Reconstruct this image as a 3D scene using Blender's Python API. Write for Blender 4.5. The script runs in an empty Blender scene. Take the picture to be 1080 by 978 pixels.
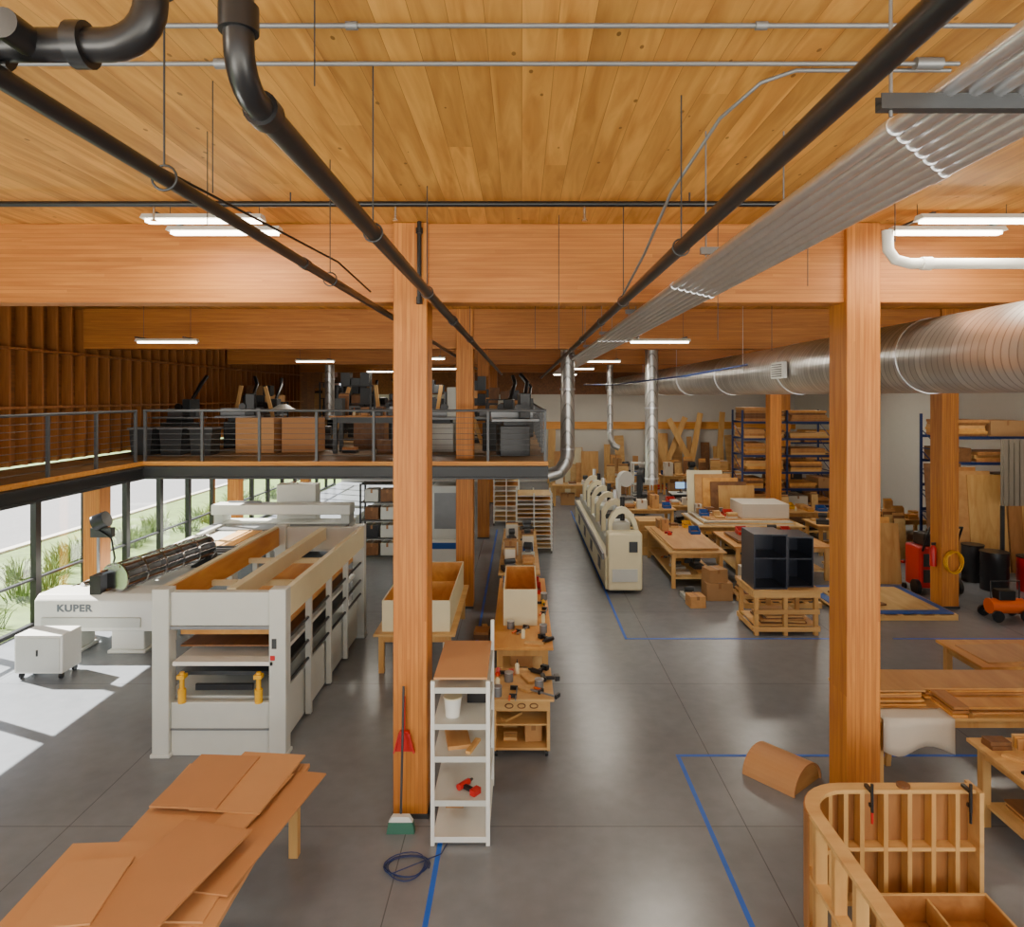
import bpy,bmesh,math,random
from mathutils import Vector as V, Matrix
R=random.Random(7)
C=bpy.context.scene.collection
def lin(c): return tuple(((x/255)/12.92 if x/255<=.04045 else ((x/255+.055)/1.055)**2.4) for x in c)+(1,)
def nm(name):
    m=bpy.data.materials.new(name);m.use_nodes=True;return m,m.node_tree,m.node_tree.nodes['Principled BSDF']
def N(nt,t,**p):
    n=nt.nodes.new('ShaderNode'+t)
    for k,v in p.items(): setattr(n,k,v)
    return n
def L(nt,a,b): nt.links.new(a,b)
def math_(nt,op,a,b=None):
    n=N(nt,'Math',operation=op)
    for i,x in enumerate((a,b)):
        if x is None: continue
        if isinstance(x,(int,float)): n.inputs[i].default_value=x
        else: L(nt,x,n.inputs[i])
    return n.outputs[0]
def mixc(nt,f,a,b,mode='MIX'):
    n=N(nt,'Mix',data_type='RGBA',blend_type=mode)
    for s,x in ((0,f),(6,a),(7,b)):
        if isinstance(x,(int,float,tuple)): n.inputs[s].default_value=x
        else: L(nt,x,n.inputs[s])
    return n.outputs[2]
def pm(name,c,rough=.5,metal=0,var=.1,sc=5,emit=0,bump=0):
    m,nt,b=nm(name);c=lin(c)
    tc=N(nt,'TexCoord');no=N(nt,'TexNoise');no.inputs['Scale'].default_value=sc;no.inputs['Detail'].default_value=4
    L(nt,tc.outputs['Object'],no.inputs['Vector'])
    a=tuple(x*(1-var) for x in c[:3])+(1,);d=tuple(min(1,x*(1+var)) for x in c[:3])+(1,)
    L(nt,mixc(nt,no.outputs['Fac'],a,d),b.inputs['Base Color'])
    b.inputs['Roughness'].default_value=rough;b.inputs['Metallic'].default_value=metal
    if emit: b.inputs['Emission Color'].default_value=c;b.inputs['Emission Strength'].default_value=emit
    if bump:
        bn=N(nt,'Bump');bn.inputs['Strength'].default_value=bump;L(nt,no.outputs['Fac'],bn.inputs['Height']);L(nt,bn.outputs[0],b.inputs['Normal'])
    return m
def wood(name,c1,c2,ax,bw=0,bax=0,rough=.55,gap=.04,knots=0,var=.35,fine=10,gd=.35):
    m,nt,b=nm(name);tc=N(nt,'TexCoord');mp=N(nt,'Mapping');s=[fine]*3;s[ax]=.7;mp.inputs['Scale'].default_value=s
    L(nt,tc.outputs['Object'],mp.inputs['Vector'])
    no=N(nt,'TexNoise');no.inputs['Scale'].default_value=1.3;no.inputs['Detail'].default_value=7;no.inputs['Distortion'].default_value=.8
    oi=N(nt,'ObjectInfo');sx=N(nt,'SeparateXYZ');L(nt,tc.outputs['Object'],sx.inputs[0])
    if bw:
        q=math_(nt,'DIVIDE',sx.outputs[bax],bw);fl=math_(nt,'FLOOR',q);fr=math_(nt,'FRACT',q)
        L2=math_(nt,'FLOOR',math_(nt,'DIVIDE',math_(nt,'ADD',sx.outputs[ax],math_(nt,'MULTIPLY',fl,1.77)),7.5))
        wn=N(nt,'TexWhiteNoise',noise_dimensions='2D');cb=N(nt,'CombineXYZ');L(nt,fl,cb.inputs[0]);L(nt,L2,cb.inputs[1]);L(nt,cb.outputs[0],wn.inputs['Vector'])
        ad=N(nt,'VectorMath',operation='ADD');L(nt,mp.outputs[0],ad.inputs[0]);sc=N(nt,'VectorMath',operation='SCALE');L(nt,wn.outputs['Color'],sc.inputs[0]);sc.inputs['Scale'].default_value=37;L(nt,sc.outputs[0],ad.inputs[1]);L(nt,ad.outputs[0],no.inputs['Vector'])
    else: L(nt,mp.outputs[0],no.inputs['Vector'])
    rp=N(nt,'ValToRGB');rp.color_ramp.elements[0].position=.3;rp.color_ramp.elements[1].position=.7
    rp.color_ramp.elements[0].color=lin(c2);rp.color_ramp.elements[1].color=lin(c1);L(nt,no.outputs['Fac'],rp.inputs[0])
    col=rp.outputs[0];hv=N(nt,'HueSaturation')
    if bw:
        v=math_(nt,'ADD',math_(nt,'MULTIPLY',wn.outputs['Value'],var),1-var/2)
        if gap: col=mixc(nt,math_(nt,'LESS_THAN',fr,gap),col,tuple(x*gd for x in lin(c2)[:3])+(1,))
    else: v=math_(nt,'ADD',math_(nt,'MULTIPLY',oi.outputs['Random'],.2),.9)
    if knots:
        vo=N(nt,'TexVoronoi');m2=N(nt,'Mapping');k=[4.4]*3;k[ax]=2.4;m2.inputs['Scale'].default_value=k;L(nt,tc.outputs['Object'],m2.inputs[0]);L(nt,m2.outputs[0],vo.inputs['Vector']);vo.inputs['Scale'].default_value=1.3
        col=mixc(nt,math_(nt,'MULTIPLY',math_(nt,'LESS_THAN',vo.outputs['Distance'],knots),.75),col,tuple(x*.3 for x in lin(c2)[:3])+(1,))
        big=N(nt,'TexNoise');big.inputs['Scale'].default_value=.5;L(nt,tc.outputs['Object'],big.inputs['Vector']);v=math_(nt,'MULTIPLY',v,math_(nt,'ADD',math_(nt,'MULTIPLY',big.outputs['Fac'],.6),.7))
    L(nt,v,hv.inputs['Value']);L(nt,col,hv.inputs['Color']);L(nt,hv.outputs[0],b.inputs['Base Color']);b.inputs['Roughness'].default_value=rough
    return m
GL=wood('glulam_beam',(196,128,54),(168,100,38),0,.045,2,gap=.06,var=.16,gd=.6)
GC=wood('glulam_column',(206,134,54),(174,102,34),2,.045,0,gap=.06,var=.16,gd=.6)
CE=wood('ceiling_boards',(224,166,82),(180,122,52),1,.19,0,gap=.018,knots=.08,var=.34,fine=7,gd=.6)
ST=wood('stud_wood',(176,112,52),(140,84,34),2)
SH=wood('sheathing',(146,92,44),(112,68,30),1,.6,1)
DK=wood('deck_wood',(140,108,70),(108,80,48),0)
DE=wood('deck_edge_wood',(230,162,76),(208,134,50),0)
PL=wood('plywood',(222,188,126),(200,160,98),1,fine=4)
PO=wood('orange_plywood',(222,164,84),(198,134,58),1,fine=4)
MD=wood('fibreboard',(204,154,94),(184,132,74),1,fine=3)
CB=wood('brown_veneer',(190,134,74),(164,108,54),1,fine=4)
PX=wood('plywood_cross',(220,178,112),(196,148,84),0,fine=4)
PV=wood('plywood_upright',(216,172,104),(192,140,74),2,fine=4)
DW=wood('dark_brown_board',(136,92,52),(106,68,36),1,fine=4)
BU=wood('brown_upright_board',(190,132,74),(158,104,52),2,fine=4)
TN=pm('dull_tan_panel',(198,146,94),.6,var=.06,sc=3)
TN2=pm('dull_brown_panel',(184,130,80),.6,var=.07,sc=3)
WH=pm('white_paint',(226,227,220),.35,var=.04)
CR=pm('cream_paint',(226,216,178),.4,var=.05)
GW=pm('grey_white_paint',(200,203,196),.4,var=.05)
BK=pm('black_paint',(26,26,28),.35,var=.2)
DG=pm('dark_grey_metal',(62,64,66),.45,.3)
RG=pm('railing_grey_metal',(92,95,98),.45,.3)
MG=pm('mid_grey_metal',(130,132,134),.4,.4)
CH=pm('chrome_metal',(200,200,202),.2,1)
GV=pm('galvanized_steel',(222,224,228),.3,.9,var=.1,sc=12)
BT=pm('blue_tape',(20,92,200),.5)
BR=pm('blue_rack_paint',(26,46,96),.45)
BP=pm('blue_plastic',(34,84,160),.45)
BD=pm('dark_blue_paint',(46,50,62),.3)
RD=pm('red_plastic',(196,32,32),.35)
YE=pm('yellow_paint',(234,176,20),.4)
GN=pm('green_bristles',(60,110,90),.7)
OR=pm('orange_paint',(226,98,24),.45)
GR=pm('grass',(96,122,52),.9,var=.5,sc=3,bump=.6)
AS=pm('asphalt',(112,113,116),.85,var=.12,sc=2)
PW=pm('painted_wall',(208,204,194),.7,var=.03)
LT=pm('lettering_grey',(98,106,114),.5)
DC=pm('dull_corrugated',(140,130,114),.6)
CD=pm('cardboard',(172,130,84),.8)
TB=pm('tape_tan',(150,104,58),.3)
SK=pm('screen_glow',(150,190,230),.2,emit=1)
FM=pm('foam_sheet',(214,206,190),.8,var=.05)
EM=pm('led_tube',(255,244,224),.4,emit=14)
def duct_mat():
    m,nt,b=nm('spiral_duct_metal');tc=N(nt,'TexCoord')
    sx=N(nt,'SeparateXYZ');L(nt,tc.outputs['Object'],sx.inputs[0])
    an=math_(nt,'ADD',math_(nt,'ADD',sx.outputs[1],math_(nt,'MULTIPLY',sx.outputs[2],.3)),math_(nt,'MULTIPLY',sx.outputs[0],.1))
    fr=math_(nt,'FRACT',math_(nt,'DIVIDE',an,.11));h=math_(nt,'LESS_THAN',fr,.16)
    bn=N(nt,'Bump');bn.inputs['Strength'].default_value=.8;bn.inputs['Distance'].default_value=.03;L(nt,h,bn.inputs['Height']);L(nt,bn.outputs[0],b.inputs['Normal'])
    wn=N(nt,'TexWhiteNoise',noise_dimensions='1D');L(nt,math_(nt,'FLOOR',math_(nt,'DIVIDE',an,.11)),wn.inputs['W'])
    c=mixc(nt,wn.outputs['Value'],lin((188,187,184)),lin((218,216,212)));c=mixc(nt,h,c,lin((160,158,154)))
    L(nt,c,b.inputs['Base Color'])
    b.inputs['Metallic'].default_value=.8;b.inputs['Roughness'].default_value=.34;return m
DU=duct_mat()
def floor_mat():
    m,nt,b=nm('polished_concrete');tc=N(nt,'TexCoord')
    n1=N(nt,'TexNoise');n1.inputs['Scale'].default_value=.7;n1.inputs['Detail'].default_value=3
    n2=N(nt,'TexNoise');n2.inputs['Scale'].default_value=5;n2.inputs['Detail'].default_value=4
    for n in(n1,n2): L(nt,tc.outputs['Object'],n.inputs['Vector'])
    f=math_(nt,'ADD',math_(nt,'MULTIPLY',n1.outputs['Fac'],.6),math_(nt,'MULTIPLY',n2.outputs['Fac'],.4))
    c=mixc(nt,f,lin((100,105,111)),lin((142,147,153)))
    sx=N(nt,'SeparateXYZ');L(nt,tc.outputs['Object'],sx.inputs[0])
    for ax,sp,of in((1,3.7,-.05),(0,3.7,1.25)):
        fr=math_(nt,'FRACT',math_(nt,'DIVIDE',math_(nt,'ADD',sx.outputs[ax],of+37),sp))
        c=mixc(nt,math_(nt,'MULTIPLY',math_(nt,'LESS_THAN',fr,.003),.7),c,lin((70,70,70)))
    L(nt,c,b.inputs['Base Color']);b.inputs['Roughness'].default_value=.26;return m
FL=floor_mat()
def glass_mat():
    m=bpy.data.materials.new('window_glass');m.use_nodes=True;nt=m.node_tree;nt.nodes.clear()
    o=N(nt,'OutputMaterial');t=N(nt,'BsdfTransparent');g=N(nt,'BsdfGlossy');g.inputs['Roughness'].default_value=.02;x=N(nt,'MixShader');x.inputs[0].default_value=.07
    L(nt,t.outputs[0],x.inputs[1]);L(nt,g.outputs[0],x.inputs[2]);L(nt,x.outputs[0],o.inputs[0]);return m
GS=glass_mat()
class B:
    def __init__(s,T=None): s.v=[];s.f=[];s.m=[];s.s=[];s.T=T or Matrix()
    def add(s,vs,fs,m=0,sm=False):
        n=len(s.v);s.v+=[s.T@V(p) for p in vs]
        for f in fs: s.f.append([n+i for i in f]);s.m.append(m);s.s.append(sm)
        return s
    def box(s,x0,x1,y0,y1,z0,z1,m=0):
        return s.add([(x,y,z) for z in(z0,z1) for y in(y0,y1) for x in(x0,x1)],[(0,2,3,1),(4,5,7,6),(0,1,5,4),(2,6,7,3),(0,4,6,2),(1,3,7,5)],m)
    def tube(s,pts,r,n=10,m=0,cap=True,rs=None):
        pts=[V(p) for p in pts];K=len(pts);vs=[];u=None
        for i,p in enumerate(pts):
            t=(pts[min(i+1,K-1)]-pts[max(i-1,0)]).normalized()
            if u is None: u=t.orthogonal().normalized()
            else: u=(u-t*u.dot(t)).normalized()
            w=t.cross(u);rr=rs[i] if rs else r
            vs+=[p+(u*math.cos(2*math.pi*j/n)+w*math.sin(2*math.pi*j/n))*rr for j in range(n)]
        fs=[(i*n+j,i*n+(j+1)%n,(i+1)*n+(j+1)%n,(i+1)*n+j) for i in range(K-1) for j in range(n)]
        s.add(vs,fs,m,True)
        if cap: s.add(vs[:n],[tuple(range(n))[::-1]],m);s.add(vs[-n:],[tuple(range(n))],m)
        return s
    def cyl(s,a,b,r,n=16,m=0,r2=None): return s.tube([a,b],r,n,m,True,[r,r2] if r2 is not None else None)
    def prism(s,pts,ax,a,b,m=0):
        K=len(pts)
        def q(p,t): l=list(p);l.insert(ax,t);return l
        return s.add([q(p,a) for p in pts]+[q(p,b) for p in pts],[tuple(range(K))[::-1],tuple(range(K,2*K))]+[(i,(i+1)%K,K+(i+1)%K,K+i) for i in range(K)],m)
    def strip(s,path,hw,z0,z1,m=0):
        P=[V((p[0],p[1],0)) for p in path];K=len(P);vs=[]
        for i,p in enumerate(P):
            t=(P[min(i+1,K-1)]-P[max(i-1,0)]).normalized();nn=V((-t.y,t.x,0))
            for z in(z0,z1):
                for w in(-hw,hw): q=p+nn*w;vs.append((q.x,q.y,z))
        fs=[]
        for i in range(K-1):
            a=4*i;b=a+4
            fs+=[(a,b,b+1,a+1),(a+2,a+3,b+3,b+2),(a,a+2,b+2,b),(a+1,b+1,b+3,a+3)]
        e=4*(K-1);fs+=[(0,1,3,2),(e,e+2,e+3,e+1)]
        return s.add(vs,fs,m)
    def o(s,name,mats,par=None,loc=(0,0,0),rz=0,bev=0,label=None,cat=None,group=None,kind=None):
        me=bpy.data.meshes.new(name);me.from_pydata(s.v,[],s.f)
        if not isinstance(mats,(list,tuple)): mats=[mats]
        for m in mats: me.materials.append(m)
        me.polygons.foreach_set('material_index',s.m);me.polygons.foreach_set('use_smooth',s.s)
        bm=bmesh.new();bm.from_mesh(me);bmesh.ops.recalc_face_normals(bm,faces=bm.faces);bm.to_mesh(me);bm.free()
        ob=bpy.data.objects.new(name,me);C.objects.link(ob);ob.location=loc;ob.rotation_euler=(0,0,rz)
        if par: ob.parent=par
        if bev:
            md=ob.modifiers.new('bevel','BEVEL');md.width=bev;md.segments=2;md.limit_method='ANGLE';md.angle_limit=.6
        tag(ob,label,cat,group,kind);return ob
def tag(o,label=None,cat=None,group=None,kind=None):
    for k,v in(('label',label),('category',cat),('group',group),('kind',kind)):
        if v: o[k]=v
def E(name,label,cat,loc,rz=0,group=None,kind=None):
    e=bpy.data.objects.new(name,None);e.empty_display_size=.1;C.objects.link(e);e.location=loc;e.rotation_euler=(0,0,rz);tag(e,label,cat,group,kind);return e
def bx(x0,x1,y0,y1,z0,z1): return B().box(x0,x1,y0,y1,z0,z1)
# ---------- camera
cam=bpy.data.cameras.new('camera');co=bpy.data.objects.new('camera',cam);C.objects.link(co)
co.location=(0,0,4.7);co.rotation_euler=(math.pi/2,0,0);cam.lens=24;cam.sensor_width=36;cam.shift_x=-10/1080;cam.shift_y=-71/1080;cam.clip_start=.05;cam.clip_end=500
bpy.context.scene.camera=co
# ---------- light
w=bpy.data.worlds.new('sky');bpy.context.scene.world=w;w.use_nodes=True;bg=w.node_tree.nodes['Background'];bg.inputs[0].default_value=(.86,.93,1,1);bg.inputs[1].default_value=1.75
sd=bpy.data.lights.new('sun','SUN');sd.energy=42;sd.angle=.01;sd.color=(1,.95,.87);so=bpy.data.objects.new('sun',sd);C.objects.link(so)
so.rotation_euler=V((-1,.42,.82)).to_track_quat('Z','Y').to_euler()
def area(loc,to,sx,sy,p,col=(1,.95,.86)):
    l=bpy.data.lights.new('lamp',"AREA");l.shape='RECTANGLE';l.size=sx;l.size_y=sy;l.energy=p;l.color=col;lo=bpy.data.objects.new('lamp',l);C.objects.link(lo);lo.location=loc
    lo.rotation_euler=(V(loc)-V(to)).to_track_quat('Z','Y').to_euler()
area((-4,-2.5,2.6),(-2,7,6.6),3,2,220);area((6,-2.5,2.6),(3,7,6.6),3,2,220)  # unseen uplights added behind the camera to brighten the ceiling
# ---------- structure
H=6.64;S='structure'
bx(-9.9,15.1,-4,37.6,-.15,0).o('floor',FL,kind=S)
bx(-10.3,15.3,-4,37.8,H,H+.2).o('ceiling',CE,kind=S)
B().box(-9.9,15.2,37.5,37.7,0,4.8).box(-9.9,15.2,37.5,37.7,4.8,H,1).o('wall_back',[PW,SH],kind=S)
bx(.6,15,37.38,37.5,2.9,3.3).o('trim_1',DE,kind=S)
bx(15,15.2,-4,37.5,0,H).o('wall_right',PW,kind=S)
bx(-10.1,-10,-4,37.5,3.32,H).o('wall_left',SH,kind=S)
bx(-10.05,-9.8,-4,37.5,2.98,3.18).o('trim_2',BK,kind=S)
st=None
for i in range(52):
    y=7.2+i*.45
    if st is None: st=bx(-.11,.11,-.022,.022,3.34,H-.002).o('wall_stud',ST,loc=(-9.885,y,0),label='exposed vertical timber stud on upper outside wall',cat='wall stud',group='exposed studs of the upper wall')
    else: k=st.copy();C.objects.link(k);k.location=(-9.885,y,0)
n=3
for z in (4.45,5.6): bx(-9.999,-9.74,7,30.5,z,z+.05).o('trim_%d'%n,ST,kind=S);n+=1
n=0;y=2.8
while y<36:
    n+=1;f=B()
    for a in(0,1.52): f.box(-.06,.06,a,a+.08,0,2.98)
    for a in(0,2.9): f.box(-.05,.05,.08,1.52,a,a+.08)
    f.box(-.04,.04,.08,1.52,.95,.99)
    fo=f.o('window_%d'%n,BK,loc=(-9.96,y,0),kind=S)
    bx(-.008,.008,.08,1.52,.08,2.9).o('glass',GS,par=fo)
    y+=1.6
def column(x0,y0,w,d,z0,z1,lab):
    e=E('timber_column',lab,'column',(x0+w/2,y0+d/2,z0),group='timber columns')
    bx(-w/2,w/2,-d/2,d/2,0,z1-z0).o('shaft',GC,par=e,bev=.012)
    B().box(-w/2-.012,w/2+.012,-d/2-.012,d/2+.012,0,.05).o('base_plate',DG,par=e);return e
cl='square laminated timber column with steel base standing on concrete'
for x,y in((-1.43,7.6),(3.62,7.6),(-1.45,15.1),(-1.45,22.5),(9.3,15.1),(8.2,22.5),(5.6,30),(-1.45,29.9),(11.4,29.9)): column(x,y,.38,.44,0,H-.002,cl)
for y in(7.6,15.1,22.5,29.9): column(-9.7,y,.38,.4,0,3.06,'laminated timber column beside the dark framed windows')
for y in(7.66,15.16,22.56,29.96): bx(-9.73,14.98,0,.3,5.75,H-.003).o('timber_beam',GL,loc=(0,y,0),label='deep laminated timber roof beam spanning the workshop',cat='beam',group='roof beams',bev=.008)
b=B()
for ya,yb in((14.4,15.09),(15.56,22.49),(22.96,29.89),(30.36,34)): b.box(-9.72,.54,ya,yb,3.2,3.32)
for ya,yb in((15.09,15.56),(22.49,22.96),(29.89,30.36)): b.box(-9.72,-1.46,ya,yb,3.2,3.32).box(-1.06,.54,ya,yb,3.2,3.32)
b.box(-9.72,-8,4,14.4,3.2,3.32)
b.box(-9.72,.56,14.37,14.4,3.24,3.325,1).box(-8,-7.97,4,14.4,3.24,3.325,1)
mz=b.o('mezzanine_deck',[DK,DE],label='raised timber mezzanine deck along wall and across hall',cat='mezzanine')
b=B()
for zz in((2.96,3.0),(3.18,3.22)): b.box(-8,.56,14.3,14.46,*zz).box(-8.06,-7.9,4,14.4,*zz)
b.box(-8,.56,14.37,14.39,3,3.2).box(-7.99,-7.97,4,14.4,3,3.2).box(.44,.56,14.46,34,2.96,3.2)
b.o('edge_beam',DG,par=mz)
for i in range(9):
    x=-9+i*1.12;bx(x-.04,x+.04,14.5,34,3.0,3.2).o('joist',DW,par=mz)
def railing(p0,p1,nseg,lab):
    p0=V(p0);p1=V(p1);e=E('guard_railing',lab,'railing',p0);d=p1-p0
    for i in range(nseg+1):
        q=d*i/nseg;bx(q.x-.025,q.x+.025,q.y-.025,q.y+.025,-.0,1.05).o('post',RG,par=e)
    t=d.normalized()*.03
    B().tube([V((0,0,1.07))-t,d+V((0,0,1.07))+t],.028).o('top_rail',RG,par=e)
    for j in range(8): z=.12+j*.115;B().tube([(0,0,z),d+V((0,0,z))],.005,6).o('rail_bar',RG,par=e)
railing((-7.95,14.42,3.325),(.5,14.42,3.325),7,'grey steel guard railing along mezzanine front edge')
railing((-8.03,5,3.32),(-8.03,14.2,3.32),7,'grey steel guard railing along narrow side walkway')
railing((.5,14.6,3.32),(.5,34,3.32),10,'grey steel guard railing along mezzanine side edge')
# ---------- ceiling services
def pipe(name,pts,r,m,lab,cat,n=12,joints=()):
    e=E(name,lab,cat,pts[0]);o=V(pts[0]);B().tube([V(p)-o for p in pts],r,n).o('pipe_run',m,par=e)
    for a,bb,rr in joints: B().cyl(V(a)-o,V(bb)-o,rr,n).o('coupling',m,par=e)
    return e
Z=5.66
def jl(x,z,ys,r): return [((x,y,z),(x,y+.1,z),r*1.22) for y in ys]
pipe('sprinkler_pipe',[(1.03,-1,Z),(1.03,36,Z)],.044,BK,'long thick black sprinkler pipe hung below roof beams','pipe',16,jl(1.03,Z,(8.8,14),.044))
pipe('sprinkler_pipe',[(-1.57,-1,Z),(-1.57,24,Z)],.034,BK,'long black sprinkler pipe running past timber column','pipe',16,jl(-1.57,Z,(4.9,9),.034))
r_=.13
pipe('sprinkler_pipe',[(-.87,2.1,6.63)]+[(-.87,2.1+r_*(1-math.cos(i*math.pi/12)),Z+r_-r_*math.sin(i*math.pi/12)) for i in range(7)]+[(-.87,30,Z)],.046,BK,'black pipe dropping from ceiling then elbowing along the hall','pipe',18,[((-.87,2.1,Z+.16),(-.87,2.1,Z+.24),.06),((-.87,2.27,Z),(-.87,2.34,Z),.06),((-.87,8.6,Z),(-.87,8.75,Z),.06)])
pipe('valve_pipe',[(-2.6,2.1,5.78)]+[(-1.27+.13*math.sin(i*math.pi/12),2.1,5.91-.13*math.cos(i*math.pi/12)) for i in range(7)]+[(-1.14,2.1,6.63)],.05,BK,'thick black cross pipe with flanged couplings and elbow','pipe',18,[((-1.66,2.1,5.78),(-1.6,2.1,5.78),.075),((-1.38,2.1,5.78),(-1.33,2.1,5.78),.07),((-1.5,2.1,5.78),(-1.5,1.97,5.78),.045),((-1.14,2.1,5.95),(-1.14,2.1,6.0),.07),((-1.95,2.1,5.78),(-1.9,2.1,5.78),.075)]+[((-1.63+dx,2.1+.06*math.cos(a),5.78+.06*math.sin(a)),(-1.61+dx,2.1+.06*math.cos(a),5.78+.06*math.sin(a)),.012) for a in(0,1.57,3.14,4.71) for dx in(-.05,.03)])
bp=pipe('sprinkler_pipe',[(-9.6,6.5,6.53),(3.0,6.5,6.53)],.028,BK,'black branch pipe crossing under the boarded ceiling','pipe')
for x in(-3.5,-1.2,.6): B().cyl((x+9.6,0,0),(x+9.6,0,-.15),.012,8).cyl((x+9.6,0,-.15),(x+9.6,0,-.16),.03,8).o('sprinkler_head',CH,par=bp)
for x in(-8,-5,-2.2,1.6): B().cyl((x+9.6,0,0),(x+9.6,0,.11),.008,6).o('hanger_rod',DG,par=bp)
pipe('conduit',[(-1.9,3.5,6.6),(9,3.5,6.6)],.013,MG,'thin steel conduit crossing the boarded ceiling','conduit',12,[((-.9,3.5,6.6),(-.84,3.5,6.6),.022),((1.2,3.5,6.6),(1.26,3.5,6.6),.022)])
pipe('conduit',[(-3.2,3.9,6.6),(2.5,3.9,6.6)],.013,MG,'thin steel conduit crossing the boarded ceiling','conduit',12,[((-1.75,3.9,6.6),(-1.65,3.9,6.6),.03),((2.25,3.9,6.6),(2.4,3.9,6.6),.035)])
pipe('conduit',[(2.5,3.98,6.6),(1.6,3.98,6.6),(1.42,4.05,6.56),(1.25,4.3,6.45),(1.1,5,6.2),(1.08,6,5.95),(1.06,7.2,5.75)],.012,MG,'bent steel conduit dropping to the pipe run','conduit')
for i in range(7): pipe('electrical_conduit',[(1.37+i*.08,-1,Z+.03),(1.37+i*.08,30,Z+.03)],.031,GV,'bright galvanized conduit in tight parallel bank on hangers','conduit',14,jl(1.37+i*.08,Z+.03,(2.5+.08*i,6.1+.09*i,12),.03))
for y in(2.2,5,8.6,11.5,14.5,18):
    e=E('strut_hanger','galvanized strut trapeze hanger carrying conduit bank','hanger',(1.55,y,Z-.02 if y<3 else Z+.1),group='strut hangers')
    x0=-.4 if y<3 else -.24
    B().box(x0,.4,-.02,.02,-.02,.0).box(x0,.4,-.02,-.016,0,.03).box(x0,.4,.016,.02,0,.03).o('strut',DG if y<3 else MG,par=e)
    for x in(x0+.04,.37): B().cyl((x,0,-.04),(x,0,H-Z-.1),.006,6).o('threaded_rod',MG,par=e)
for x,y in((-1.57,3),(-1.57,5.6),(-1.57,10.5),(-.87,4),(-.87,6.3),(1.03,4.4),(1.03,6.9),(-.87,11.5),(1.03,11.5)):
    e=E('pipe_hanger','loop hanger on rod holding black pipe','hanger',(x,y,Z),group='pipe hangers')
    B().tube([(.055*math.cos(a*math.pi/8),0,.055*math.sin(a*math.pi/8)) for a in range(17)],.006,6).o('ring',DG,par=e)
    B().cyl((0,0,.05),(0,0,H-Z),.005,6).o('rod',DG,par=e)
e=E('round_duct','large bright spiral silver air duct hung along the hall','duct',(5.0,3,5.19))
B().tube([(0,a,0) for a in(0,34)],.455,48).o('duct_body',DU,par=e)
for y in(1.4,5.3,9.2,13.1,17,21): B().tube([(0,y,0),(0,y+.05,0)],.462,48).o('collar',GV,par=e)
for y in(3.1,6.1,11,17,22.5): B().tube([(-.46,y,0),(-.46,y,H-5.19)],.005,6).o('hanger_wire',GV,par=e)
e2=E('duct_grille','small square white supply grille on the duct side','vent',(4.5,11.9,5.15))
B().box(-.05,.02,-.28,.28,-.14,.14).o('frame',WH,par=e2)
b=B()
for i in range(6): b.box(-.065,-.05,-.22,.22,-.11+i*.04,-.095+i*.04)
b.o('louvre',DG,par=e2)
def vduct(x,y,z0,z1,r,lab,el=None):
    pts=[(0,0,0),(0,0,z1-z0)]
    if el: pts=[(el*.6,-.0,-.55),(el*.25,0,-.45),(el*.06,0,-.22)]+pts
    e=E('dust_duct',lab,'duct',(x,y,z0));B().tube(pts,r,20).o('duct_body',DU,par=e)
    for z in(.15,(z1-z0)*.5,(z1-z0)-.3): B().tube([(0,0,z),(0,0,z+.05)],r*1.08,20).o('collar',GV,par=e)
vduct(1.25,18.5,3.1,H-.01,.19,'vertical silver dust duct dropping near mezzanine end',-.9)
vduct(4.0,21,2.0,H-.01,.2,'tall vertical spiral dust duct in the machine area')
vduct(-6.6,23.5,3.9,H-.01,.16,'vertical silver duct above the mezzanine')
vduct(3.5,27,3.2,H-.01,.12,'thin vertical dust duct drop',.6)
pipe('vent_pipe',[(3.75,7.0,6.4),(3.76,7.0,6.2),(3.83,7.0,6.1),(3.98,7.0,6.06),(8,7.0,6.06)],.055,WH,'white plastic pipe with elbow near the ceiling','pipe',16,[((4.1,7.0,6.06),(4.2,7.0,6.06),.068)])
pipe('air_hose',[(4.3,13,5.3),(3.4,14,5.12),(2.4,18,5.0),(2.2,24,5.1)],.018,BR,'blue compressed air line sagging across the hall','hose')
pipe('drop_pipe',[(-1.13,7.55,6.63),(-1.13,7.55,5.72)],.026,BK,'black pipe drop in front of timber column','pipe',12,[((-1.13,7.55,5.72),(-1.13,7.55,5.8),.035),((-1.13,7.55,6.5),(-1.13,7.55,6.56),.04)])
for x,y,z in((-1.0,3.3,6.2),(2.1,7.3,5.3),(-2.3,5,5.95),(.4,7.3,5.2),(2.9,5.3,5.9),(-1.9,4.2,5.95),(2.6,6.2,5.7),(.2,10,5.4),(3.3,9,5.3)):
    pipe('hanging_wire',[(x,y,6.64),(x,y,z)],.004,DG,'thin rod hanging down from the ceiling','rod',6)
pipe('conduit',[(-2.7,3.2,6.3),(-1.75,6.5,5.98),(-1.66,7.5,5.85)],.01,BK,'thin black cable sloping under the ceiling','cable')
def fixture(x,y,z,pw,two=True,top=H):
    e=E('ceiling_light','suspended white linear LED light fixture, switched on','ceiling light',(x,y,z),group='linear ceiling lights')
    for dy in((-.24,.24) if two else (0,)):
        B().prism([(dy-.09,0),(dy+.09,0),(dy+.05,.05),(dy-.05,.05)],0,-.58,.58).o('housing',WH,par=e)
        bx(-.55,.55,dy-.045,dy+.045,-.03,-.002).o('tube',EM,par=e)
    for sx in(-.45,.45): B().box(sx-.02,sx+.02,-.28,.28,.05,.07).cyl((sx,0,.05),(sx,0,top-z),.004,5).o('suspension_wire',DG,par=e)
    area((x,y,z-.05),(x,y,0),1.1,.5,pw,(1,.92,.78))
fixture(-3.1,6.9,6.42,36);fixture(4.45,6.9,6.42,36)
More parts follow.
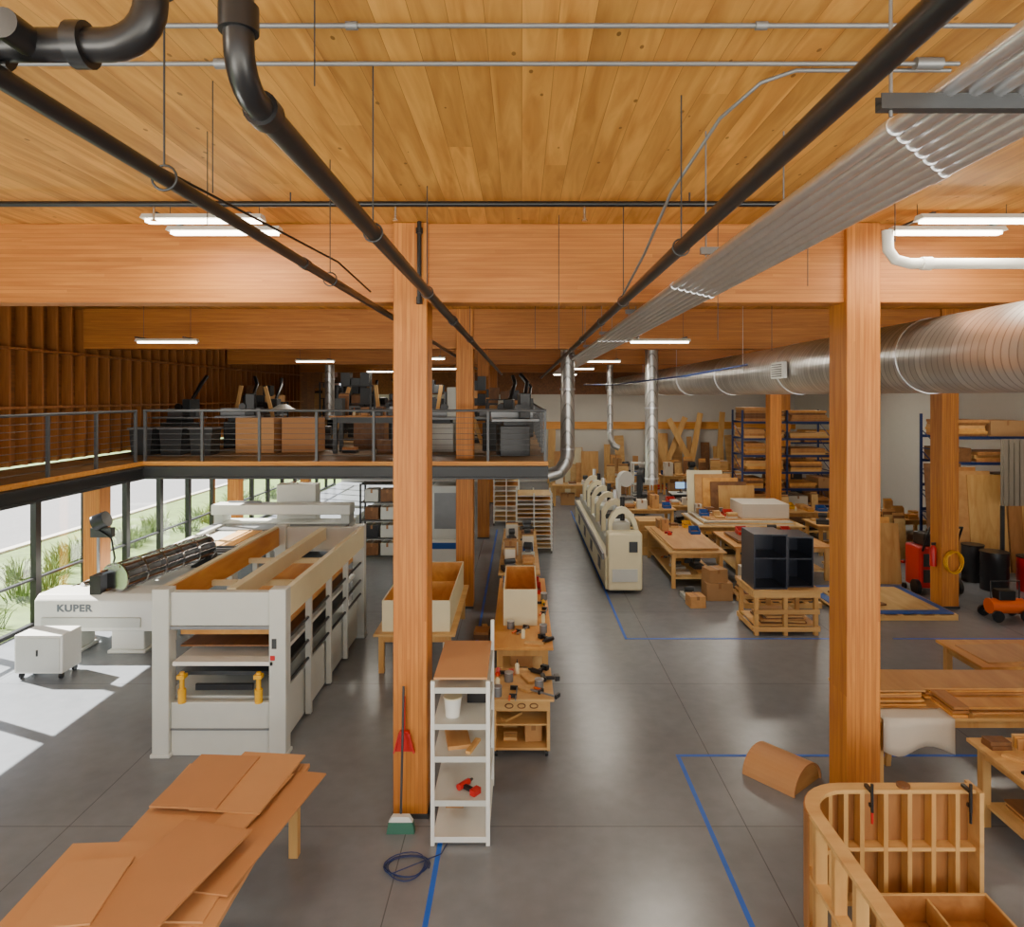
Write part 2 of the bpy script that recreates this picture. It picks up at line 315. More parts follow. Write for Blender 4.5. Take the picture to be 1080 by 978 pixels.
for x,y,p in((-6.8,13.1,50),(2.65,13.1,110),(-6.2,20.5,50),(2.4,20.5,110),(7,20,90),(11.5,17,70),(2.2,26,100),(8,27,80),(12,26,60),(-3,26,50),(-6,29,40),(2.1,33,90),(8,33,80),(-2.7,19,55)): fixture(x,y,5.75,p,False)
fixture(-3.1,1.0,6.42,90);fixture(4.45,1.0,6.42,90)
for x,y in((-7.3,17.5),(-4,17.5),(-7,23),(-3.5,23)): fixture(x,y,2.85,28,False,2.99)
# ---------- exterior
bx(-15.9,-10.06,-4,80,-.25,-.12).o('grass_verge',GR,label='green grass verge outside the windows',cat='grass',kind='stuff')
bx(-34,-16.2,-60,120,-.27,-.16).o('road',AS,label='grey asphalt road outside the windows',cat='road')
bx(-90,-34.1,-60,140,-.3,-.14).o('far_grass',GR,label='grass field across the road',cat='grass',kind='stuff')
bx(-15.8,40,-60,-4.1,-.3,-.16).o('bounce_pavement',PW,label='unseen pale paved yard added to bounce daylight inside',cat='bounce_pavement')  # bright ground added behind the camera, bounces daylight up to the ceiling
bx(-16.19,-15.91,-3,80,-.3,-.06).o('kerb',PW,label='pale concrete kerb beside the road',cat='kerb')
for i in range(34):
    y=8+i*.75+R.uniform(-.3,.3);x=-10.9-R.random()*2.6;b=B()
    for j in range(70):
        a=R.uniform(0,6.3);r=R.uniform(.1,.6);q=R.uniform(0,.4);h=R.uniform(.2,.6);c_,s_=math.cos(a),math.sin(a);b.tube([(q*c_,q*s_,0),((q+r*.3)*c_,(q+r*.3)*s_,h*.75),((q+r*.6)*c_,(q+r*.6)*s_,h)],.01,3,rs=[.014,.012,.003],cap=False)
    b.o('grass_clump',GR,loc=(x,y,-.12),label='soft tuft of tall grass outside the window',cat='grass',group='grass tufts outside')
def tape(x0,x1,y0,y1): bx(x0,x1,y0,y1,.0,.003).o('floor_tape',BT,label='blue marking tape line stuck on concrete floor',cat='floor tape')
tape(-.88,-.83,4.5,24);tape(2.0,2.05,13.26,28);tape(2.0,6.4,13.2,13.25);tape(7.2,14,13.2,13.25);tape(2.02,2.07,4.5,8.89);tape(2.02,8,8.9,8.95)
# ---------- generic furniture
def table(lab,x0,x1,y0,y1,h,tm,lm=None,th=.04,shelf=False,name='worktable',ins=.12):
    cx,cy=(x0+x1)/2,(y0+y1)/2;w,d=(x1-x0)/2,(y1-y0)/2;e=E(name,lab,'table',(cx,cy,0));lm=lm or PV
    bx(-w,w,-d,d,h-th,h).o('tabletop',tm,par=e,bev=.004)
    for sx in(-1,1):
        for sy in(-1,1):
            x=sx*(w-ins);y=sy*(d-ins);bx(x-.045,x+.045,y-.045,y+.045,0,h-th).o('leg',lm,par=e)
    B().box(-w+ins,w-ins,-d+ins-.02,-d+ins+.02,h-th-.12,h-th).box(-w+ins,w-ins,d-ins-.02,d-ins+.02,h-th-.12,h-th).box(-w+ins-.02,-w+ins+.02,-d+ins,d-ins,h-th-.12,h-th).box(w-ins-.02,w-ins+.02,-d+ins,d-ins,h-th-.12,h-th).o('apron',lm,par=e)
    if shelf: bx(-w+ins,w-ins,-d+ins,d-ins,.22,.25).o('lower_shelf',PL,par=e)
    return e
def sheet(x,y,z,w,d,t,rz,m,lab='thin tan fibreboard sheet lying on worktable',cat='board',name='board',group=None):
    return bx(-w/2,w/2,-d/2,d/2,0,t).o(name,m,loc=(x,y,z),rz=rz,label=lab,cat=cat,group=group,bev=.002)
def stack(x,y,z,w,d,t,n,ms,lab,cat='board',jit=.04,group=None,rz=0):
    for i in range(n): sheet(x+R.uniform(-jit,jit),y+R.uniform(-jit,jit),z+i*t,w*R.uniform(.9,1),d*R.uniform(.92,1),t-.0006,rz+R.uniform(-jit,jit),ms[i%len(ms)],lab,cat,group=group)
def carton(x,y,z,w,d,h,rz=0,m=None,lab='brown cardboard box with taped lid',tape_=True):
    e=E('cardboard_box',lab,'box',(x,y,z),rz);bx(-w/2,w/2,-d/2,d/2,0,h).o('body',m or CD,par=e,bev=.006)
    if tape_: B().box(-.03,.03,-d/2-.002,d/2+.002,h,h+.002).box(-.03,.03,-d/2-.003,-d/2,h*.7,h).o('tape',TB,par=e)
    return e
def shelving(lab,x0,x1,y0,y1,z0,h,n,m=DG,sm=None,name='shelving_unit'):
    e=E(name,lab,'shelving',((x0+x1)/2,(y0+y1)/2,z0));w,d=(x1-x0)/2,(y1-y0)/2
    for sx in(-1,1):
        for sy in(-1,1): bx(sx*w-.025,sx*w+.025,sy*d-.025,sy*d+.025,0,h).o('post',m,par=e)
    for i in range(n):
        z=.1+(h-.14)*i/(n-1);bx(-w,w,-d,d,z,z+.03).o('shelf',sm or m,par=e)
    return e
def drill(x,y,z,m,rz,lab='cordless drill lying on bench'):
    e=E('cordless_drill',lab,'power tool',(x,y,z),rz);B().cyl((-.09,0,.035),(.07,0,.035),.034,12).o('motor_body',m,par=e);B().cyl((.07,0,.035),(.13,0,.035),.022,10,r2=.012).o('chuck',BK,par=e)
    B().box(-.05,-.005,-.15,0,.015,.05).o('handle',BK,par=e);B().box(-.08,.03,-.22,-.15,.0,.065).o('battery',m,par=e,bev=.005)
def tools(x0,x1,y0,y1,z,n,sd=1):
    r=random.Random(sd);done=[]
    for i in range(n):
        for _ in range(12):
            x=r.uniform(x0,x1);y=r.uniform(y0,y1)
            if all((x-p)**2+(y-q)**2>.035 for p,q in done): break
        else: continue
        done.append((x,y));k=(i+sd)%5;a=r.uniform(0,6)
        if k==0: drill(x,y,z,[YE,RD,BP,BK][r.randrange(4)],a)
        elif k==1:
            e=E('glue_bottle','small glue bottle with nozzle on bench','bottle',(x,y,z));B().tube([(0,0,0),(0,0,.12),(0,0,.15)],.03,12,rs=[.032,.032,.012]).o('body',CR,par=e);B().cyl((0,0,.15),(0,0,.2),.01,8,r2=.004).o('nozzle',[OR,BK][i%2],par=e)
        elif k==2:
            e=E('bar_clamp','bar clamp with wood handle lying on bench','clamp',(x,y,z),a);B().box(-.2,.2,-.008,.008,.02,.04).o('bar',MG,par=e)
            for q in(-.2,.05): bx(q,q+.03,-.09,.01,0,.05).o('jaw',BK,par=e)
            B().cyl((.08,-.08,.03),(.2,-.08,.03),.015,8).o('handle',OR,par=e)
        elif k==3:
            e=E('paint_can','small metal can with lid on bench','can',(x,y,z));B().cyl((0,0,0),(0,0,.12),.06).o('can_body',MG,par=e);B().cyl((0,0,.12),(0,0,.13),.063).o('lid',GV,par=e)
        else: sheet(x,y,z,.1,.3,.03,a,PV,'short wood offcut on bench','wood offcut',name='wood_offcut')
def clutter(x0,x1,y0,y1,z,sd,hm=.4,cell=.5,fill=.75,dark=False):
    r=random.Random(sd);nx=max(1,int((x1-x0)/cell));ny=max(1,int((y1-y0)/cell));cw=(x1-x0)/nx;cd=(y1-y0)/ny
    mc=[BK,DG,DW] if dark else [CD,MD,FM];ms=[DW,DG,CB,BK,PX,DW,CB] if dark else [PX,PO,MD,DW,PL,FM,CB]
    for i in range(nx):
        for j in range(ny):
            if r.random()>fill: continue
            x=x0+(i+.5)*cw;y=y0+(j+.5)*cd;k=r.randrange(8);w_=cw*r.uniform(.5,.85);d_=cd*r.uniform(.5,.85)
            if k==0: carton(x,y,z,w_,d_,r.uniform(.12,hm),r.uniform(-.1,.1),mc[r.randrange(3)],'box among stored workshop material',not dark)
            elif k in(1,2):
                t=r.uniform(.03,.08)
                for c in range(r.randrange(2,4)): sheet(x,y,z+c*t,w_*r.uniform(.9,1),d_*r.uniform(.85,1),t-.001,r.uniform(-.06,.06),ms[r.randrange(7)],'stacked timber block or offcut in workshop','wood offcut',name='wood_offcut')
            elif k==3: tools(x-.05,x+.05,y-.05,y+.05,z,1,r.randrange(99))
            elif k==4:
                e=E('plastic_bin','open plastic parts bin with sloped front','bin',(x,y,z));m=DG if dark else [BP,RD,DG,YE][r.randrange(4)];h=.18
                B().box(-w_/2,w_/2,-d_/2,d_/2,0,.01).box(-w_/2,w_/2,d_/2-.01,d_/2,.01,h).prism([(-d_/2,.01),(d_/2-.01,.01),(d_/2-.01,h),(-d_/2,.08)],0,-w_/2,-w_/2+.01).prism([(-d_/2,.01),(d_/2-.01,.01),(d_/2-.01,h),(-d_/2,.08)],0,w_/2-.01,w_/2).box(-w_/2+.01,w_/2-.01,-d_/2,-d_/2+.01,.01,.08).o('bin_body',m,par=e)
                bx(-w_/2+.02,w_/2-.02,-d_/2+.02,d_/2-.02,.01,.06).o('contents',DW,par=e)
            elif k==5:
                for c in range(3): B().cyl((-w_/2,0,0),(w_/2,0,0),.03,8).o('dowel',PX,loc=(x,y-.07+c*.07,z+.03),label='round wood dowel among workshop parts',cat='dowel')
            elif k==6:
                h=hm*r.uniform(.5,1);e=E('bench_machine','small bench machine with motor and guard','machine',(x,y,z),r.uniform(-.4,.4));m=[DG,GW,BK][r.randrange(3)]
                bx(-w_/2,w_/2,-d_/2,d_/2,0,h*.35).o('base',m,par=e,bev=.01);bx(-w_/4,w_/4,-.02,d_/3,h*.35,h*.7).o('column',MG,par=e);B().cyl((-w_/3,0,h*.7),(w_/3,0,h*.7),min(h*.2,.14),14).o('motor',DG,par=e)
            else:
                h=hm*r.uniform(.7,1)
                for c in range(3): B(Matrix.Rotation(-.08,4,'X')).box(-w_/2,w_/2,0,.018,0,h*(1-.06*c)).o('upright_board',ms[(c+sd)%7],loc=(x,y-.04*c,z),label='board standing upright among stored material',cat='board')
# left foreground table + sheets
table('long table under stacked tan boards on concrete',-3.45,-2.2,4.3,7.1,.88,TN,PV)
z=.88
for x,y,w,d,rz,m in((-2.86,6.0,1.15,2.1,-.02,TN),(-2.6,6.1,1.02,1.7,-.16,TN2),(-3.12,5.8,.5,1.6,-.03,TN),(-2.8,5.9,.22,1.9,-.16,TN2),(-2.55,5.9,.3,1.8,-.16,TN),(-2.62,6.62,.66,1.0,-.1,TN),(-3.03,6.6,.62,.9,-.06,TN2),(-3.3,5.15,.75,1.0,.05,TN),(-2.75,5.2,.66,1.35,-.22,TN2),(-3.28,5.05,.5,.7,.12,TN)):
    sheet(x,y,z,w,d,.016,rz,m,'dull tan flat panel stacked on long table','panel',name='tan_panel',group='tan panels on the long table');z+=.0165
# veneer press
e=E('veneer_press','large pale grey and cream veneer press, open frame','press machine',(-3.93,8.86,0))
def portal(y0,y1,nm_):
    b=B().box(-.87,-.65,y0,y1,0,2.19).box(.65,.87,y0,y1,0,2.19).box(-.65,.65,y0+.05,y1-.02,1.7,2.14).box(-.65,.65,y0+.06,y1-.05,0,.7)
    b.box(-.89,-.63,y0-.02,y1+.02,0,.05).box(.63,.89,y0-.02,y1+.02,0,.05);b.o(nm_,GW,par=e,bev=.012)
portal(0,.2,'front_frame');portal(4.4,4.6,'rear_frame')
bx(-.65,.65,.03,.06,1.66,1.7).o('trim_lip',MG,par=e);bx(-.65,.65,.04,.06,.34,.36).o('trim_lip',MG,par=e)
for x in(-.83,.83):
    bx(x-.04,x+.04,.2,4.4,1.78,2.17).o('top_beam',CR,par=e,bev=.006)
    s=1 if x<0 else -1;bx(x+s*.042,x+s*.06,.22,4.38,1.8,2.14).o('beam_lining',PO,par=e)
bx(.02,.14,.2,4.4,1.92,2.15).o('centre_beam',CR,par=e,bev=.006);bx(.005,.018,.22,4.38,1.93,2.13).o('beam_lining',PO,par=e)
for y in(1.5,2.9): bx(-.77,.77,y,y+.08,1.82,1.9).o('cross_beam',CR,par=e)
bx(-.62,.68,.26,4.3,1.52,1.58).o('upper_platen',PO,par=e);bx(-.6,.7,.0,4.38,1.2,1.25).o('press_bed',WH,par=e)
bx(-.62,.72,.25,4.3,.98,1.03).o('lower_platen',DG,par=e);bx(-.62,.73,.25,4.3,1.36,1.38).o('middle_platen',DW,par=e)
bx(-.82,.74,.21,4.39,.04,.72).o('base_cabinet',GW,par=e,bev=.01)
for i in range(3):
    y=1.15+i*1.05;bx(.76,.84,y,y+.08,.04,1.78).o('side_post',GW,par=e);bx(-.84,-.76,y,y+.08,.04,1.78).o('side_post',GW,par=e)
for z in(1.46,1.12,.86): B().cyl((.8,.2,z),(.8,4.4,z),.022,10).o('side_rail',DG,par=e)
for x in(-.5,.5):
    B().cyl((x,.05,.7),(x,.05,.88),.05).cyl((x,.05,.88),(x,.05,1.1),.03).box(x-.05,x+.05,.0,.1,1.02,1.07).o('yellow_cylinder',YE,par=e)
bx(-.35,.4,.1,.14,.84,.92).o('valve_bar',BK,par=e);bx(.67,.73,-.008,0,1.27,1.33).o('warning_plate',RD,par=e);bx(.69,.75,-.008,0,1.42,1.55).o('control_pad',DG,par=e)
# stitching machine
e=E('veneer_stitching_machine','long white veneer stitching machine near windows','woodworking machine',(-8.86,12.4,0))
B().prism([(0,.42),(.7,.42),(.7,1.08),(.12,1.08),(0,.98)],0,0,2.2).o('front_body',WH,par=e,bev=.03)
for a,c in((.25,.75),(1.35,1.95)): B().box(a,c,.1,.6,.06,.45).box(a-.05,c+.05,.05,.65,0,.06).o('pedestal',WH,par=e,bev=.02)
bx(.15,1.95,-.03,0,.5,.68).o('front_panel',GW,par=e,bev=.01);bx(2.2,2.36,-.05,.5,.1,1.2).o('side_console',GW,par=e,bev=.02)
tx=bpy.data.curves.new('t','FONT');tx.body='KUPER';tx.size=.175;tx.extrude=.004;tx.offset=.006;tx.space_character=1.1;to=bpy.data.objects.new('t',tx);C.objects.link(to)
bpy.context.view_layer.update();me=bpy.data.meshes.new_from_object(to.evaluated_get(bpy.context.evaluated_depsgraph_get()));bpy.data.objects.remove(to)
me.transform(Matrix.Rotation(math.pi/2,4,'X'));me.materials.clear();me.materials.append(LT);lt=bpy.data.objects.new('lettering',me);C.objects.link(lt);lt.parent=e;lt.location=(.42,-.005,.79);lt.scale=(1.15,1,1)
bx(.2,2.0,.7,7.5,.8,.88).o('feed_table',GW,par=e,bev=.01);bx(2.0,2.12,.7,7.5,.6,.98).o('side_rail',WH,par=e,bev=.01);bx(.08,.2,.7,7.5,.6,.98).o('side_rail',WH,par=e,bev=.01)
for y in(1.5,3.8,6.2):
    for x in(.2,1.9): bx(x,x+.1,y,y+.3,0,.8).o('leg',WH,par=e)
B().cyl((1.3,.3,1.32),(1.75,2.9,1.32),.17,24).o('metal_drum',MG,par=e)
for i in range(12):
    a=i*2*math.pi/12;ox=.25*math.cos(a);oz=.25*math.sin(a);B().cyl((1.3+ox,.25,1.32+oz),(1.75+ox,2.95,1.32+oz),.022,8).o('chrome_rod',[CH,CH,DW][i%3],par=e)
for t in(0,.2,.4,.6,.8,1):
    x=1.3+.45*t;y=.3+2.6*t;B().cyl((x,y-.025,1.32),(x+.01,y+.025,1.32),.285,24).o('drum_flange',CH,par=e)
bx(.95,1.15,.1,.4,1.0,1.4).o('drum_bracket',BK,par=e);bx(1.5,1.95,2.8,3.1,.88,1.15).o('drum_bracket',BK,par=e)
for a,c,zz,rr in(((.5,.6),(1.15,3.8),1.1,.05),((.3,.6),(.9,3.8),1.05,.04),((.75,.7),(1.35,3.6),1.02,.06)): B().cyl((*a,zz),(*c,zz),rr).o('guide_roller',CH,par=e)
for i in range(5): bx(.3+.1*i,1.9,3.3+i*.25,3.42+i*.25,.9,1.02).o('feed_bar',[DG,MG][i%2],par=e)
for i in range(4): sheet(-7.85+.38*i,18.0,.885,.3,3.4,.02,0,[PX,PO,PL,MD][i],'long veneer strip on the machine table','veneer strip',name='veneer_strip')
e=E('control_cabinet','white electrical control cabinet on castors beside machine','cabinet',(-8.0,11.3,0))
bx(-.4,.4,0,.5,.1,.74).o('body',WH,par=e,bev=.02);bx(-.36,.36,-.012,0,.14,.7).o('door',GW,par=e,bev=.005);bx(-.02,.0,-.03,-.012,.4,.5).o('handle',BK,par=e)
for x in(-.33,.33):
    for y in(.08,.42): B().cyl((x-.02,y,.05),(x+.02,y,.05),.05).o('castor',BK,par=e)
e=E('tape_reel_stand','black reel head on slim pole above the machine','reel stand',(-9.05,14.6,0))
B().cyl((0,0,0),(0,0,2.1),.03).cyl((0,0,0),(0,0,.04),.08).o('pole',MG,par=e);B().cyl((.0,-.1,2.0),(.25,-.1,2.1),.17,20).o('reel',BK,par=e);B().box(-.1,.35,-.12,.02,1.7,1.9).o('motor',DG,par=e)
B().tube([(0,-.1,1.9),(.4,-.2,1.7),(.5,-.25,1.3),(.45,-.3,1.0)],.02).o('cable',BK,par=e)
# panel saw
e=E('beam_panel_saw','long low white beam saw standing beneath the mezzanine','saw machine',(-7.2,20.2,0))
bx(-1.9,2.1,0,.8,.1,.95).o('base',WH,par=e,bev=.02);bx(-1.95,2.15,-.1,.5,1.2,1.5).o('pressure_beam',WH,par=e,bev=.03);bx(-1.9,2.1,-.9,0,.85,.93).o('table',MG,par=e)
for x in(-1.9,1.85): bx(x,x+.25,0,.6,.9,1.25).o('beam_support',GW,par=e)
bx(-.3,.9,.7,1.2,.0,2.0).o('cabinet',WH,par=e,bev=.02);bx(-1.6,-.6,.3,.31,1.5,1.56).o('stripe',MG,par=e)
for x in(-1.7,0,1.8): bx(x,x+.1,-.85,-.75,0,.85).o('leg',MG,par=e)
# big drawer box on table
table('low table carrying a large open box',-2.5,-1.12,11.5,14.55,.68,PX,PV)
def openbox(lab,x0,x1,y0,y1,z0,h,om,im,div=(),t=.02,name='open_box'):
    e=E(name,lab,'box',((x0+x1)/2,(y0+y1)/2,z0));w,d=(x1-x0)/2,(y1-y0)/2
    bx(-w,w,-d,-d+t,0,h).o('front_panel',om,par=e);bx(-w,w,d-t,d,0,h).o('back_panel',om,par=e)
    bx(-w,-w+t,-d+t,d-t,0,h).o('side_panel',om,par=e);bx(w-t,w,-d+t,d-t,0,h).o('side_panel',om,par=e)
    bx(-w+t,w-t,-d+t,d-t,0,.02).o('bottom_panel',im,par=e)
    b=B().box(-w+t,-w+t+.004,-d+t,d-t,.02,h-.01).box(w-t-.004,w-t,-d+t,d-t,.02,h-.01).box(-w+t+.004,w-t-.004,d-t-.004,d-t,.02,h-.01).box(-w+t+.004,w-t-.004,-d+t,-d+t+.004,.02,h-.01);b.o('lining',im,par=e)
    for q in div: bx(-w+t+.004,w-t-.004,-d+q,-d+q+.02,.02,h*.9).o('divider',im,par=e)
    return e
openbox('large open cream box with orange plywood interior',-2.38,-1.22,11.65,14.4,.68,.53,CR,PO,(1.4,))
# shelf rack by column
x0,x1,y0,y1=-.93,-.35,7.15,8.25
e=E('utility_rack','tall narrow white steel rack on floor beside column','rack',((x0+x1)/2,(y0+y1)/2,0));w=(x1-x0)/2;d=(y1-y0)/2
for sx in(-1,1):
    for sy in(-1,1): bx(sx*w-.02,sx*w+.02,sy*d-.02,sy*d+.02,0,1.72 if not(sx>0 and sy>0) else 2.0).o('post',WH,par=e)
for z in(.06,.44,.9,1.24,1.62):
    B().box(-w,w,-d,d,z,z+.02).box(-w,w,-d-.012,-d,z-.03,z+.03).box(w,w+.01,-d,d,z-.02,z+.02).o('shelf',GW if z>.1 else WH,par=e)
sheet(-.64,7.7,1.725,.56,1.08,.025,0,TN,'tan board resting on top of white rack')
e=E('plastic_bucket','small pale plastic tub on rack shelf','bucket',(-.74,7.35,1.26));B().tube([(0,0,0),(0,0,.2)],.08,18,rs=[.075,.095]).o('tub',WH,par=e);B().cyl((0,0,.2),(0,0,.215),.1,18).o('lid',CR,par=e)
drill(-.62,7.4,.462,RD,.9,'red power tool on white rack shelf');sheet(-.7,7.5,.92,.25,.4,.04,.2,MD,'wood offcut on white rack shelf','wood offcut',name='wood_offcut');sheet(-.52,7.35,.92,.06,.3,.03,-.3,PV,'wood offcut on white rack shelf','wood offcut',name='wood_offcut')
carton(-.62,8.0,.92,.3,.25,.16);carton(-.75,7.8,.08,.2,.3,.2);carton(-.5,7.8,1.26,.22,.3,.15,0,BK,'black tool case on rack shelf',False)
# broom, dustpan, cord
e=E('broom','broom with green bristles leaning against timber column','broom',(-1.3,7.36,0))
B().cyl((.0,0,.2),(-.0,.17,1.5),.013,10).o('handle',DG,par=e);B().prism([(-.13,.12),(.13,.12),(.09,.18),(-.09,.18)],1,-.03,.03).o('head',WH,par=e)
B().prism([(-.15,.0),(.15,.0),(.13,.12),(-.13,.12)],1,-.04,.04).o('bristles',GN,par=e)
e=E('dustpan','red plastic dustpan hanging on timber column','dustpan',(-1.3,7.597,.75))
B().prism([(-.11,0),(.11,0),(.05,.24),(-.05,.24)],1,-.012,0).prism([(-.12,0),(-.105,0),(-.045,.22),(-.06,.22)],1,-.06,-.012).prism([(.12,0),(.105,0),(.045,.22),(.06,.22)],1,-.06,-.012).box(-.05,.05,-.06,-.012,.2,.24).o('pan',RD,par=e);B().cyl((0,-.03,.22),(0,-.02,.62),.012,8).o('handle',RD,par=e)
pts=[]
for i in range(70):
    a=i*.33;pts.append((.2*math.cos(a)*(1+.25*math.sin(i*.31)),.17*math.sin(a)*(1+.2*math.cos(i*.2)),.012+.0004*i))
pts+=[(.3,.2,.02),(.35,.4,.02)]
B().tube(pts,.006,6).o('power_cord',BR,loc=(-1.12,6.78,0),label='loosely coiled blue cord on concrete floor',cat='cord')
# tool cart
e=E('tool_cart','low plywood tool cart with cutout ends and shelf','cart',(0,9.2,0))
for x in(-.37,.33): bx(x,x+.04,-.35,.55,.1,.76).o('side_panel',PX,par=e)
bx(-.42,.42,-.4,.62,.76,.79).o('worktop',PX,par=e);bx(-.33,.33,-.33,.53,.1,.13).o('bottom_shelf',PX,par=e);bx(-.33,.33,-.33,.53,.42,.44).o('middle_shelf',PX,par=e)
bx(-.33,.33,-.36,-.33,.62,.76).o('front_rail',PX,par=e)
for x in(-.16,.0,.16): B().tube([(x+.05*math.cos(a*math.pi/6),-.365,.69+.03*math.sin(a*math.pi/6)) for a in range(13)],.008,6).o('slot_rim',DW,par=e)
for x in(-.33,.33):
    for y in(-.28,.48): B().cyl((x-.02,y,.05),(x+.02,y,.05),.05).o('castor',BK,par=e)
tools(-.34,.36,8.9,9.75,.79,15,3);tools(-.25,.25,9.0,9.6,.44,4,4);clutter(-.3,.3,8.95,9.65,.13,9,.22,.3)
# long ply table & white box
table('long orange plywood worktable with boxes and tools',-.45,.48,10.3,14.25,.9,PO,PV,shelf=True)
openbox('open white cabinet carcass lying on plywood table',-.3,.26,11.3,12.9,.9,.6,CR,PO)
clutter(-.42,.45,13.0,14.2,.9,6,.35,.3,1);tools(-.35,.42,10.4,11.2,.9,6,8);clutter(-.3,.3,10.6,14,.25,14,.3,.45);tools(.34,.44,11.4,12.8,.9,4,5)
table('second plywood bench with clutter behind long bench',-.5,.4,14.6,19.6,.9,PX,PV,shelf=True)
clutter(-.46,.36,14.7,19.5,.9,66,.45,.36,.95);clutter(-.3,.3,14.8,19.3,.25,67,.35,.45,.8)
clutter(-.98,-.56,13.0,14.2,0,68,1.0,.4,1,True)
def dryrack(x0,x1,y0,y1,h,n,lab):
    e=E('drying_rack',lab,'rack',((x0+x1)/2,(y0+y1)/2,0));w,d=(x1-x0)/2,(y1-y0)/2
    for sx in(-1,0,1):
        for sy in(-1,1): bx(sx*w-.02,sx*w+.02,sy*d-.02,sy*d+.02,.08,h).o('post',WH,par=e)
    for i in range(n):
        z=.15+(h-.25)*i/(n-1);B().box(-w-.03,w+.03,-d,-d+.03,z,z+.02).box(-w-.03,w+.03,d-.03,d,z,z+.02).box(-w-.03,-w,-d,d,z,z+.02).box(w,w+.03,-d,d,z,z+.02).o('tray',WH,par=e)
        sheet((x0+x1)/2,(y0+y1)/2,z+.021,(x1-x0)*.95,(y1-y0)*.95,.02,0,[PL,PX,WH,PO][i%4],'panel drying on rack tray','panel',name='panel')
    for sx in(-1,1):
        for sy in(-1,1): B().cyl((sx*w-.02,sy*d,.04),(sx*w+.02,sy*d,.04),.04).o('castor',BK,par=e)
dryrack(-.15,.9,20.4,21.6,1.8,13,'white tray drying rack loaded with panels')
dryrack(-1.0,-.1,24.8,26.2,1.7,9,'white tray drying rack loaded with panels')
# edge machine
e=E('edge_banding_machine','long white machine with curved hoods in row','woodworking machine',(2.45,16.3,0))
bx(-.45,.4,0,9,.08,.85).o('base',CR,par=e,bev=.03);bx(-.3,.45,.1,8.8,.85,1.1).o('deck',GW,par=e,bev=.02);bx(-.5,-.45,.2,8.8,.75,.9).o('feed_rail',MG,par=e)
bx(-.4,.42,-.12,.35,.08,1.45).o('end_cabinet',CR,par=e,bev=.05);bx(-.3,.3,-.14,-.12,.3,.6).o('end_panel',GW,par=e);bx(.1,.3,-.15,-.12,1.0,1.25).o('control_panel',DG,par=e)
for i in range(6):
    y=.6+i*1.35;P=[(.42,.9)]+[(.05+.42*math.cos(a),1.15+.8*math.sin(a)) for a in [j*math.pi/10 for j in range(0,9)]]+[(-.3,1.2),(-.3,1.05),(-.15,1.1)]+[(.05+.32*math.cos(a),1.1+.7*math.sin(a)) for a in [j*math.pi/10 for j in range(8,-1,-1)]]+[(.32,.9)]
    B().prism(P,1,y,y+.2).o('curved_hood',CR,par=e)
    bx(-.25,.3,y+.4,y+.95,1.1,1.5).o('motor_unit',[WH,DG,GW][i%3],par=e,bev=.02)
    B().cyl((.15,y+.7,1.5),(.15,y+.7,2.1),.06).o('dust_hose',[BK,GV][i%2],par=e)
for i in range(4): bx(-.46,-.45,1+i*2,1.5+i*2,.3,.6).o('side_hatch',DG,par=e)
# mid right tables
table('plywood worktable on box base with boards on top',3.6,5.0,16.6,20,.9,PX,PV,shelf=True);stack(4.3,18.2,.9,1.2,2.8,.02,3,[PX,PO,MD],'wide light board on worktable');clutter(3.8,4.8,16.9,19.7,.25,31,.32,.5,.9);clutter(3.8,4.9,18.4,19.7,.96,32,.35,.36,.8)
stack(3.9,20.6,.0,.9,.9,.25,4,[PV,PX],'stack of wooden blocks on floor','wood block')
table('large worktable with pale sheets',5.2,8.3,19.9,22.2,.9,PL,PV,shelf=True)
for i in range(5): sheet(6.7+R.uniform(-.1,.1),21+R.uniform(-.05,.05),.9+i*.03,2.8-.1*i,2-.1*i,.029,R.uniform(-.03,.03),[FM,PL,GW,FM,MD][i],'pale foam or veneer sheet stacked on table')
carton(7.3,21,1.05,1.4,1.2,.42,0,FM,'low pale wrapped parcel on table',False);clutter(5.4,6.5,20.3,21.8,1.05,41,.4,.36,.9);clutter(5.5,8,20.1,22,.25,42,.32,.5,.8)
table('worktable with brown boards',5.4,7.9,17.3,19.3,.88,PO,PV,shelf=True);stack(6.6,18.3,.88,2.0,1.2,.02,4,[DW,CB,PO],'brown board on worktable')
clutter(5.8,7.4,17.8,18.8,.96,12,.3,.36,.9);clutter(5.6,7.7,17.5,19.1,.25,13,.32,.5,.8)
carton(4.55,15.9,0,.6,.5,.4);carton(4.5,15.9,.402,.45,.4,.3,.2);carton(5.6,16.85,0,.4,.4,.5,0,FM,'pale wrapped package on floor',False);clutter(3.6,4.2,15.0,16.2,0,57,.4,.5,.9)
for x,y in((4.3,23.5),(6.0,24.2),(9.6,20.6),(9.3,22.9),(11.9,21.5),(13.2,15.0)): 
    table('plywood worktable in machine area',x-.9,x+.9,y-.6,y+.6,.9,PX,PV,shelf=True);clutter(x-.85,x+.85,y-.55,y+.55,.9,int(x*10),.55,.4,.95);clutter(x-.7,x+.7,y-.4,y+.4,.25,int(x*11),.32,.5,.9)
clutter(8.3,9.2,17.8,19.4,0,51,1.3,.5,.95);clutter(10.3,11.1,16.8,18.2,0,52,1.2,.45,.95);clutter(11.6,12.9,12.6,13.9,0,53,.7,.6,.7);clutter(2.95,3.5,21,29,0,54,1.1,.5,.7);clutter(7,7.8,23.0,24.1,0,55,1.1,.5,.9);clutter(10.7,11.2,19,23,0,58,1.4,.5,.8)
for i in range(5): B(Matrix.Rotation(-.12,4,'X')).box(-.6,.6,0,.02,.0,2.2-.12*i).o('leaning_sheet',[CR,MD,PO,DW,PV][i],loc=(6.2+i*.25,22.9-.05*i,0),label='large sheet standing upright behind worktables',cat='board',group='upright sheets')
